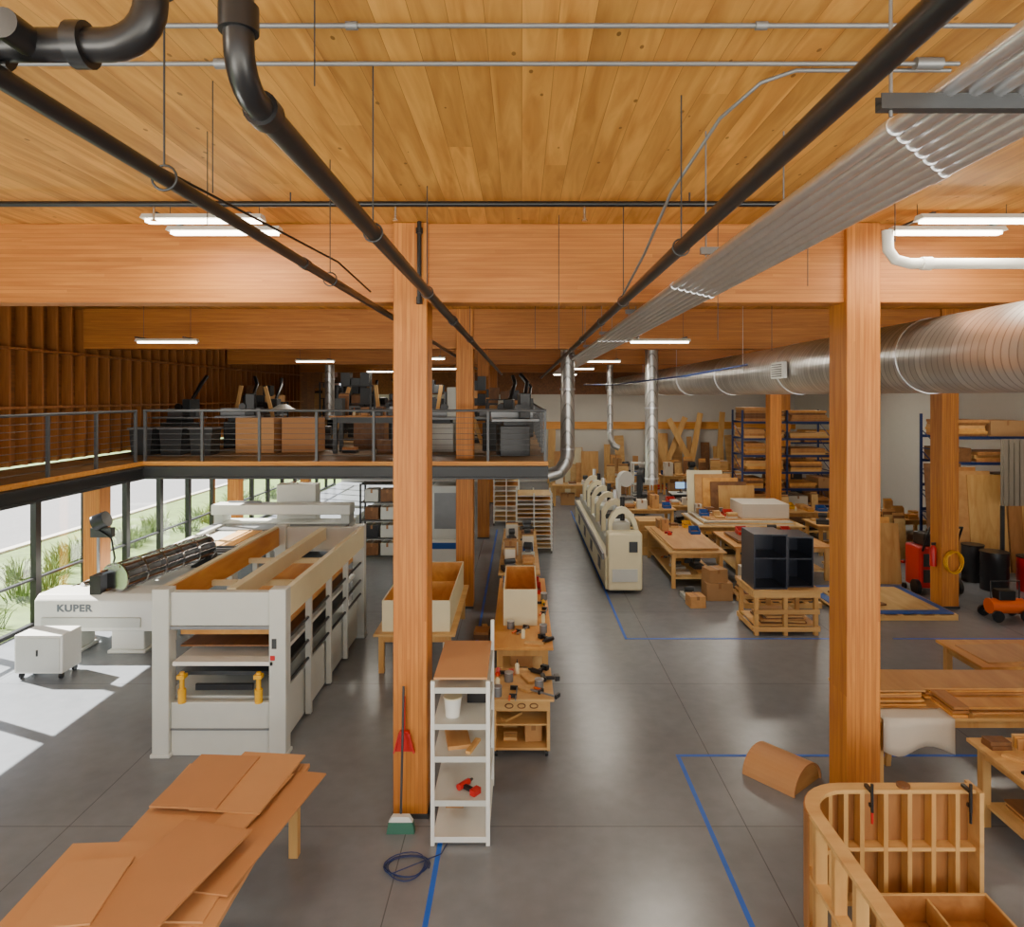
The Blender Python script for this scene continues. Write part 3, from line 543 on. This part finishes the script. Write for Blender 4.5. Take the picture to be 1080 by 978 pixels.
# crate + cabinets
e=E('wooden_crate_base','low open timber crate with slats standing on floor','crate',(5.2,13.9,0))
for x in(-.62,-.05,.55):
    for y in(-.5,.42): bx(x,x+.08,y,y+.08,0,.85).o('post',PV,par=e)
for y in(-.52,.5):
    for z in(.08,.42,.75): bx(-.64,.65,y,y+.03,z,z+.09).o('slat',PX,par=e)
for z in(.08,.75): bx(-.66,-.63,-.5,.5,z,z+.09).o('slat',PX,par=e);bx(.64,.67,-.5,.5,z,z+.09).o('slat',PX,par=e)
bx(-.68,.68,-.56,.56,.85,.9).o('top_board',PX,par=e);bx(-.6,.6,-.45,.45,.17,.2).o('bottom_board',PX,par=e)
for i in range(5): sheet(5.2,13.85,.2+.03*i,.9-.04*i,.7,.028,R.uniform(-.1,.1),[DW,PX,MD][i%3],'offcut board stored in crate')
for x,y,wd,h in((4.9,13.8,.66,1.08),(5.55,13.95,.52,1.0)):
    e=E('dark_cabinet','dark blue-black open-front cabinet carcass on timber crate','cabinet',(x,y,.9));a=wd/2;d_=.38
    for s in(-a,a-.025): bx(s,s+.025,-d_,d_,0,h).o('side_panel',BD,par=e)
    for z in(0,h*.55,h-.025): bx(-a+.025,a-.025,-d_,d_,z,z+.025).o('shelf' if 0<z<h*.7 else 'end_panel',BD,par=e)
    bx(-a+.025,a-.025,d_-.02,d_,.025,h-.025).o('back_panel',BD,par=e)
def pallet(x,y,w,d,lab='wooden pallet on the concrete floor',rz=0):
    e=E('pallet',lab,'pallet',(x,y,0),rz)
    for i in range(7): a=-w/2+i*(w-.1)/6;bx(a,a+.1,-d/2,d/2,.1,.12).o('top_slat',PX,par=e)
    for j in(-1,0,1): bx(-w/2,w/2,j*(d/2-.05)-.05,j*(d/2-.05)+.05,0,.1).o('runner',PX,par=e)
pallet(5.8,15.7,1.7,1.2);stack(5.8,15.7,.12,1.5,1.0,.03,5,[PX,DW,MD],'board stacked on wooden pallet')
pallet(7.95,15.4,2.4,2.2);sheet(7.95,15.4,.12,2.3,2.1,.02,0,BP,'large blue sheet lying flat on pallet');sheet(7.95,15.4,.14,1.9,1.7,.02,.02,PL,'pale board lying on blue sheet');sheet(7.5,15.3,.16,.5,1.2,.04,.3,DW,'dark board on pale panel')
for i in range(4):
    B(Matrix.Rotation(-.12,4,'X')).box(-.42,.42,0,.02,.0,1.95-.15*i).o('leaning_sheet',[PV,MD,PO,PV][i],loc=(8.5+i*.2,17.2-.04*i,0),label='plywood sheet leaning against stored stock',cat='board',group='leaning sheets')
# barrel panel
e=E('curved_panel_form','half-round bent plywood form lying on concrete floor','wood form',(3.22,8.45,0),.7)
P=[(.33*math.cos(a),.33*math.sin(a)*.85) for a in [j*math.pi/16 for j in range(17)]];P2=[(x*.93,z*.92) for x,z in P[::-1]]
B().prism(P+P2,1,-.34,.34).o('bent_shell',TN,par=e)
for q in(-.32,.28): B().prism([(x*.92,z*.91) for x,z in P],1,q,q+.02).o('end_rib',PX,par=e)
# bottom right counter frame
AR=[j*math.pi/16 for j in range(9)]
A=[(4.2,6.35)]+[(2.98-.42*math.sin(a),5.93+.42*math.cos(a)) for a in AR]+[(2.56,4.4)]
e=E('curved_counter_frame','unfinished curved plywood counter frame with open ribs','counter frame',(0,0,0))
B().strip(A,.06,1.035,1.07).o('top_rail',PX,par=e);B().strip(A,.06,.0,.04).o('bottom_rail',PX,par=e);B().strip(A,.055,.5,.535).o('middle_rail',PX,par=e)
B().strip([(4.2,6.415)]+[(2.98-.485*math.sin(a),5.93+.485*math.cos(a)) for a in AR],.006,.0,1.06).o('outer_skin',BU,par=e)
B().strip([(4.21,6.24),(4.21,6.46)],.02,0,1.07).o('end_panel',PX,par=e)
for x in(4.02,3.8,3.58,3.36,3.14,2.99): bx(x-.02,x+.02,6.29,6.4,.04,1.035).o('rib',PV,par=e)
for y in(5.85,5.5,5.15,4.8,4.45): bx(2.51,2.61,y-.03,y+.03,.04,1.035).o('rib',PV,par=e)
for a in(.35,.8,1.25): x=2.98-.43*math.sin(a);y=5.93+.43*math.cos(a);B(Matrix.Translation((x,y,0))@Matrix.Rotation(a,4,'Z')).box(-.02,.02,-.045,.045,.04,1.035).o('rib',PV,par=e)
openbox('low open grid base of plywood and brown board',3.1,4.15,4.9,6.1,0,.26,PX,CB,(.4,.8),name='divided_box')
for yy in((4.925,5.295),(5.325,5.695),(5.725,6.07)): bx(3.6,3.62,yy[0],yy[1],.025,.23).o('cross_divider',PX,label='plywood divider board standing in low box',cat='board')
openbox('small open plywood tray inside curved frame',2.72,3.05,4.5,5.6,0,.24,PX,CB,(.5,),name='divided_box')
for x,m in((3.2,RD),(4.1,BK)):
    e=E('bar_clamp','black bar clamp gripping the curved frame top','clamp',(x,6.32,1.0));B().box(-.01,.01,-.1,-.08,-.1,.16).o('bar',BK,par=e)
    bx(-.015,.015,-.08,.03,.072,.1).o('jaw',BK,par=e);bx(-.015,.015,-.08,-.051,-.06,-.03).o('jaw',BK,par=e);B().cyl((0,-.09,-.2),(0,-.09,-.1),.012,8).o('handle',m,par=e)
e=E('wood_disc','small round dark wood piece resting on frame','disc',(3.55,6.35,1.07));B().cyl((0,0,0),(0,0,.02),.06,20).o('disc_body',DW,par=e)
# right tables
table('worktable stacked with long thin boards',4.2,7.0,8.15,9.35,.85,PX,PV);stack(4.65,8.85,.85,.75,.7,.02,9,[PO,CB,MD],'thin brown board stacked on worktable');stack(6.0,8.95,.85,1.8,.6,.022,6,[CB,PO,MD],'long brown board on worktable')
stack(5.9,8.45,.85,.9,.3,.02,4,[MD,PO],'long brown board on worktable');stack(5.3,8.45,.85,.2,.5,.03,4,[PO,CB],'narrow brown board on worktable')
g=10;vs=[];fs=[]
for i in range(g+1):
    for j in range(g+1):
        u=i/g;v=j/g;x=4.3+u*.85
        if v>.4: y=8.13+(v-.4)*.45;z=.857+.002*math.sin(u*9+v*5)
        else: y=8.12-.02*math.sin(u*9)*(.4-v)*2.5-.01;z=.855-.38*(.4-v)/.4*(1+.15*math.sin(u*7))
        vs.append((x,y,z+.004))
for i in range(g):
    for j in range(g): a=i*(g+1)+j;fs.append((a,a+1,a+g+2,a+g+1))
d=B().add(vs,fs,0,True).o('packing_cloth',FM,label='white packing foam draped over table edge',cat='cloth');d.modifiers.new('s','SOLIDIFY').thickness=.006
table('small light wooden table beside other worktables',6.55,8.0,9.7,10.8,.85,PO,PV);sheet(7.2,10.2,.85,1.0,.7,.02,.05,MD)
table('timber framed sorting table with loose parts',4.95,6.6,6.6,7.6,.9,PX,PV,shelf=True);clutter(5.0,6.5,6.65,7.55,.9,21,.14,.26,1)
stack(5.7,7.1,.25,1.0,.6,.02,4,[PX,DW],'offcut board on lower shelf');stack(4.8,7.75,0,.5,.4,.03,4,[PX,MD,CB],'offcut board on concrete floor')
e=E('trestle','low timber trestle beneath board table','trestle',(4.5,8.7,0));bx(-.25,.25,-.04,.04,.4,.48).o('cap',PX,par=e)
for s in(-.2,.2): B().prism([(s-.07,0),(s-.01,0),(s+.03,.4),(s-.03,.4)],1,-.03,.03).o('leg',PV,par=e)
# right equipment
e=E('tool_trolley','large red wheeled machine trolley with tilted handle','trolley',(9.85,16.4,0));e.scale=(1.5,1.4,1.5)
bx(-.3,.3,-.2,.25,.1,.75).o('body',RD,par=e,bev=.03);bx(-.2,.25,-.15,.2,.75,.95).o('motor_hood',BK,par=e,bev=.03);bx(-.24,.24,-.22,-.2,.2,.4).o('drawer',DG,par=e);bx(-.24,.24,-.22,-.2,.45,.65).o('drawer',DG,par=e);B().tube([(-.25,-.2,.7),(-.25,-.4,1.1),(.25,-.4,1.1),(.25,-.2,.7)],.02).o('handle',BK,par=e)
for x in(-.33,.33): B().cyl((x-.03,-.15,.12),(x+.03,-.15,.12),.12).o('wheel',BK,par=e);B().cyl((x-.02,.2,.05),(x+.02,.2,.05),.05).o('castor',BK,par=e)
e=E('air_compressor','portable orange and black air compressor by column','compressor',(10.2,14.4,0))
B().cyl((-.35,0,.28),(.35,0,.28),.16,20).o('tank',OR,par=e);bx(-.2,.15,-.12,.12,.42,.62).o('motor',BK,par=e,bev=.02);B().tube([(-.3,0,.4),(-.3,0,.8),(.3,0,.8),(.3,0,.4)],.015).o('handle',BK,par=e)
for x in(-.3,.3): B().cyl((x,-.22,.12),(x,.22,.12),.02).o('axle',DG,par=e);B().cyl((x,-.25,.12),(x,-.2,.12),.12).o('wheel',BK,par=e);B().cyl((x,.2,.12),(x,.25,.12),.12).o('wheel',BK,par=e)
B().tube([(.18*math.cos(i*.4)*(1+.05*math.sin(i)),-.02-.002*i,.24*math.sin(i*.4)) for i in range(70)],.012,6).o('coiled_hose',YE,loc=(9.5,15.09,1.05),label='yellow air hose coiled on timber column',cat='hose')
e=E('fire_extinguisher','red fire extinguisher hung on timber column','fire extinguisher',(9.225,15.3,.9));B().tube([(0,0,0),(0,0,.4),(0,0,.46)],.07,14,rs=[.07,.07,.03]).o('cylinder',RD,par=e);B().box(-.03,.05,-.02,.02,.46,.52).o('valve',BK,par=e)
def prack(x0,x1,y0,y1,h,levels,lab,nb=1,sd=5):
    r=random.Random(sd);e=E('pallet_rack',lab,'rack',((x0+x1)/2,(y0+y1)/2,0));w,d=(x1-x0)/2,(y1-y0)/2
    for i in range(nb+1):
        x=-w+2*w*i/nb;b=B()
        for y in(-d,d-.08): b.box(x-.03,x+.03,y,y+.06,0,h)
        zz=.2
        while zz<h-.6: b.box(x-.015,x+.015,-d+.04,d-.04,zz,zz+.03);b.tube([(x,-d+.06,zz),(x,d-.06,zz+.55)],.015,5);zz+=.6
        b.o('upright_frame',BR,par=e)
    for z in levels: bx(-w+.04,w-.04,-d,-d+.05,z-.08,z).o('load_beam',BR,par=e);bx(-w+.04,w-.04,d-.05,d,z-.08,z).o('load_beam',BR,par=e)
    lv=[.0]+list(levels)
    for li,z in enumerate(lv):
        room=(lv[li+1]-z-.12) if li+1<len(lv) else .5
        for q in range(nb):
            xa=x0+(x1-x0)*q/nb+.06;xb=x0+(x1-x0)*(q+1)/nb-.06;x=xa
            while x<xb-.3:
                ww=min(r.uniform(.7,1.6),xb-x);k=r.randrange(4);yc=(y0+y1)/2
                if k==0 and ww<1.2: carton(x+ww/2,yc,z,ww*.95,(y1-y0)*.9,room*r.uniform(.5,.95),0,[CD,FM,DW,BK][r.randrange(4)],'box stored on storage rack')
                else:
                    t=r.uniform(.06,.1)
                    for c in range(min(int(room/t),r.randrange(3,7))): sheet(x+ww/2+r.uniform(-.03,.03),yc-r.uniform(0,.06),z+c*t,ww*r.uniform(.85,.94),(y1-y0)*r.uniform(.85,.96),t-.003,0,[PX,BU,DW,PO,MD,CB][r.randrange(6)],'long board stored on storage rack','board',name='timber_board')
                x+=ww+.03
prack(7.9,11.1,24.4,25.6,4.2,(.8,1.4,2.0,2.6,3.2,3.8),'blue steel storage rack loaded with timber',2,sd=2)
prack(11.5,14.9,18.6,19.7,4.2,(.8,1.5,2.2,2.9,3.6),'blue steel storage rack with sheet stock',1,sd=3)
prack(11.9,14.8,31.2,32.3,4.6,(1.8,2.6,3.5),'blue steel storage rack against rear wall',1,sd=4)
for i in range(9): B(Matrix.Rotation(-.1,4,'X')).box(-.5,.5,0,.025,.0,2.9-.1*i).o('leaning_sheet',[DW,BU,MD,PV,CB,DW,BU,PV,DW][i],loc=(11.4+i*.36,18.2-.03*(i%4),0),label='tall sheet leaning before storage rack',cat='board',group='sheets before the rack')
e=E('folding_curtain','dull grey ribbed sheet panels beside the racks','panel',(13.2,17.4,0))
b=B()
for i in range(14): b.box(-.9+i*.14,-.8+i*.14,0,.04,1.9,3.6)
b.box(-.95,1.1,.04,.06,1.9,3.6).o('ribbed_panel',DC,par=e)
for x in(-.95,1.03): bx(x,x+.07,0,.08,0,1.9).o('leg',DG,par=e)
def drumbin(x,y,z,r,h,m,lab): 
    e=E('drum_bin',lab,'drum',(x,y,z));B().tube([(0,0,0),(0,0,h*.33),(0,0,h*.35),(0,0,h*.66),(0,0,h*.68),(0,0,h)],r,20,rs=[r,r,r*1.04,r,r*1.04,r]).o('drum_body',m,par=e);B().cyl((0,0,h),(0,0,h+.03),r*1.05,20).o('lid',BK,par=e)
drumbin(11.5,16.6,0,.3,.9,BK,'black drum standing near racks');drumbin(12.3,16.5,0,.28,.8,RD,'red drum standing near racks');drumbin(11.5,17.4,0,.25,.9,DG,'dark drum standing near racks')
def bandsaw(x,y,z,m,rz=0,s=1):
    e=E('bandsaw','upright floor standing bandsaw machine','bandsaw',(x,y,z),rz);e.scale=(s,s,s)
    bx(-.3,.3,-.25,.25,0,.75).o('base_cabinet',m,par=e,bev=.02);B().cyl((.05,-.12,1.55),(.05,.12,1.55),.3,24).o('upper_wheel_cover',m,par=e);bx(-.3,-.18,-.1,.1,.75,1.6).o('spine',m,par=e);bx(-.25,.4,-.3,.3,.82,.87).o('table',MG,par=e);bx(.08,.1,-.01,.01,.87,1.3).o('blade',CH,par=e)
bandsaw(13,16.3,0,DG);bandsaw(9.3,27.5,0,GW);bandsaw(3.9,26,0,WH,.4);bandsaw(4.8,27.2,0,DG,1)
# back area
for i in range(16):
    T=Matrix.Rotation(-.14,4,'X')@Matrix.Rotation(R.uniform(-.06,.06),4,'Y');wd=R.uniform(.25,.6);h=R.uniform(1.4,3.0)
    B(T).box(-wd/2,wd/2,0,.03,0,h).o('leaning_board',[PV,PX,MD,DW][i%4],loc=(1.6+i*.76,36.9,0),label='tall wooden board leaning on back wall',cat='board',group='boards leaning on back wall')
for i in range(5):
    T=Matrix.Rotation(-.1,4,'X')@Matrix.Rotation([.4,-.3,.2,-.45,.1][i],4,'Y')
    B(T).box(-.15,.15,0,.04,0,3.9).o('leaning_plank',PV,loc=(7.3+i*.75,36.4-.12*i,0),label='long crossed plank leaning on back wall',cat='plank',group='crossed leaning planks')
for i in range(7):
    B(Matrix.Rotation(-.1,4,'X')).box(-.4,.4,0,.03,0,R.uniform(1.3,2.3)).o('leaning_board',[PL,MD,PV,CR][i%4],loc=(1.7+i*.25,32.4-.1*i,0),label='board leaning in rear storage stack',cat='board')
for x,y in((2.2,29.6),(5,33),(7.6,33),(10,33.5),(8.2,29.7),(4.0,30.6)):
    table('workbench near rear wall',x-.9,x+.9,y-.5,y+.5,.9,PX,PV);clutter(x-.85,x+.85,y-.45,y+.45,.9,int(x*7+y),.8,.45,1);carton(x-.2,y,0,.6,.4,.5)
clutter(4.5,11,34.3,35.8,0,71,2.0,.7,.7)
table('computer desk with monitors',6.1,7.8,27.6,28.4,.75,WH,DG)
for x in(6.5,6.95,7.4):
    e=E('computer_monitor','flat computer monitor on desk','monitor',(x,28,.75));B().cyl((0,0,0),(0,0,.02),.12).cyl((0,0,0),(0,0,.2),.02).o('stand',BK,par=e);bx(-.21,.21,-.02,.02,.15,.45).o('bezel',BK,par=e);bx(-.19,.19,-.024,-.02,.17,.43).o('screen',SK,par=e)
def chair(x,y,rz=0):
    e=E('office_chair','black office chair on castors','chair',(x,y,0),rz);bx(-.24,.24,-.22,.22,.44,.52).o('seat',BK,par=e,bev=.03);bx(-.22,.22,.2,.26,.6,1.05).o('backrest',BK,par=e,bev=.03);B().cyl((0,0,.1),(0,0,.44),.03).box(-.02,.02,.2,.25,.45,.7).o('column',DG,par=e)
    for i in range(5): a=i*1.257;B().tube([(0,0,.1),(.26*math.cos(a),.26*math.sin(a),.05)],.02,6).cyl((.26*math.cos(a),.26*math.sin(a)-.015,.03),(.26*math.cos(a),.26*math.sin(a)+.015,.03),.03,8).o('leg',BK,par=e)
chair(6.8,27.1,3.1);chair(7.5,27,2.7)
shelving('white shelving unit filled with parts',4.7,5.5,28.6,29.2,0,1.9,5,WH)
# under mezzanine
e=E('glass_front_machine','tall white machine cabinet with blue base band','machine',(-2.15,19,0));bx(-.35,.4,0,.8,0,.7).o('base',WH,par=e,bev=.02);bx(-.36,.41,-.01,.81,.45,.62).o('blue_band',BP,par=e);bx(-.35,.4,.05,.8,.7,2.2).o('upper_cabinet',GW,par=e,bev=.02);bx(-.28,.33,.04,.05,1.0,2.0).o('door',MG,par=e)
shelving('dark shelving with stored goods beneath mezzanine',-4.6,-3.1,19.5,20.1,0,2.2,5)
for z in(.131,.646,1.161,1.676):
    for x in(-4.3,-3.85,-3.4): carton(x,19.8,z,.38,.45,.35,0,[CD,DW,GW,BK][R.randrange(4)],'small box on shelving unit')
drumbin(-2.9,17.8,0,.28,.9,BK,'black bin under mezzanine');clutter(-3.0,-1.6,16.2,17.4,0,34,1.0,.5,.7,True)
# mezzanine goods
zd=3.325
for x,y,w_,d_,h,m in((-6.45,16.9,.95,.7,.85,TN),(-5.42,17.0,.85,.7,.85,TN2),(-4.0,18.2,.8,.7,.7,DW),(-3.0,18.2,.7,.6,.5,DG)): carton(x,y,zd,w_,d_,h,R.uniform(-.06,.06),m,'large storage box on mezzanine deck',False)
hs=[1.4,1.2,1.9,1.5,1.7,1.7,1.5,1.6,1.3];ys=[23.6,21.6,25.2,25.2,19.6,24.2,19.4,21.8,18.9]
for i in range(9):
    x=-9.1+i*1.08;y=ys[i];h=hs[i]
    shelving('dark metal shelving with gear on mezzanine',x-.5,x+.45,y,y+.5,zd,h,4,DG,BK)
    for k in range(1,4):
        z=zd+.131+(h-.14)*k/3
        for q in(-.28,.02,.28): carton(x+q-.02,y+.25,z,.26,.36,R.uniform(.18,max(.2,(h-.14)/3-.06)),0,[BK,BK,DG,DW,DG,CD][R.randrange(6)],'small parts box on metal shelf',False)
def machine(x,y,rz,k):
    e=E('woodworking_machine','dark floor standing woodworking machine on mezzanine','machine',(x,y,zd),rz);m=[DG,BK,GW][k%3]
    bx(-.35,.35,-.3,.3,0,.7).o('cabinet',m,par=e,bev=.02);bx(-.55,.55,-.35,.35,.8,.85).o('table',MG,par=e);bx(-.25,.25,-.2,.2,.7,.8).o('neck',DG,par=e)
    bx(-.5,.5,.1,.15,.85,1.05).o('fence',MG,par=e);bx(.15,.4,-.1,.25,.85,1.3+.15*(k%3)).o('head',m,par=e,bev=.02);B().tube([(.3,.1,1.3),(.4,.3,1.7),(.3,.6,1.9)],.05,8).o('dust_hose',BK,par=e);B().cyl((.1,-.12,1.1),(.1,-.2,1.1),.09,14).o('hand_wheel',BK,par=e)
for i,(x,y) in enumerate(((-8.8,17.6),(-7.6,18.4),(-2.0,17.1),(-.6,17.4),(-4.2,20.9),(-2.4,21.1),(-7.6,20.2),(-5.4,23),(-3.6,23.2),(.0,23.4),(-.2,15.9))): machine(x,y,R.uniform(-.3,.3),i)
for x,y in((-8.9,16.2),(-8.2,16.2),(-7.5,16.2),(-2.4,15.7)):
    e=E('parts_bin','dark wheeled bin on mezzanine deck','bin',(x,y,zd));B().prism([(-.22,0),(.22,0),(.27,.6),(-.27,.6)],1,-.25,.25).o('bin_body',DG,par=e);bx(-.3,.3,-.28,.28,.6,.64).o('lid',MG,par=e)
table('workbench on mezzanine deck',-4.6,-2.95,16.3,17.1,.9,CB,DG).location.z=zd
clutter(-4.55,-3.0,16.35,17.05,zd+.9,40,.6,.3,.95,True);clutter(-4.4,-3.1,16.5,16.9,zd,43,.6,.4,.9,True)
clutter(-3.4,-.2,20.0,20.5,zd,62,1.4,.45,.9,True);clutter(-9,0,27,28.4,zd,63,2.0,.7,.9,True);clutter(-6.2,-4.9,18.0,19,zd,64,1.2,.45,.9,True);clutter(-8.8,-1,25.9,26.7,zd,65,1.9,.7,.9,True)
e=E('canopy_lamp','white canopy lamp on stand on mezzanine','lamp',(-6.6,18.9,zd));B().cyl((0,0,0),(0,0,1.0),.02).o('pole',MG,par=e);B().tube([(0,0,1.0),(0,0,1.15)],.3,20,rs=[.35,.1]).o('shade',WH,par=e)
for i in range(6):
    T=Matrix.Rotation([.2,-.25,.3,-.1,.15,-.3][i],4,'Y');B(T).box(-.05,.05,0,.04,0,1.7).o('leaning_plank',PV,loc=(-8.1+i*1.4,18.9+.05*i,zd),label='timber plank standing on mezzanine',cat='plank')
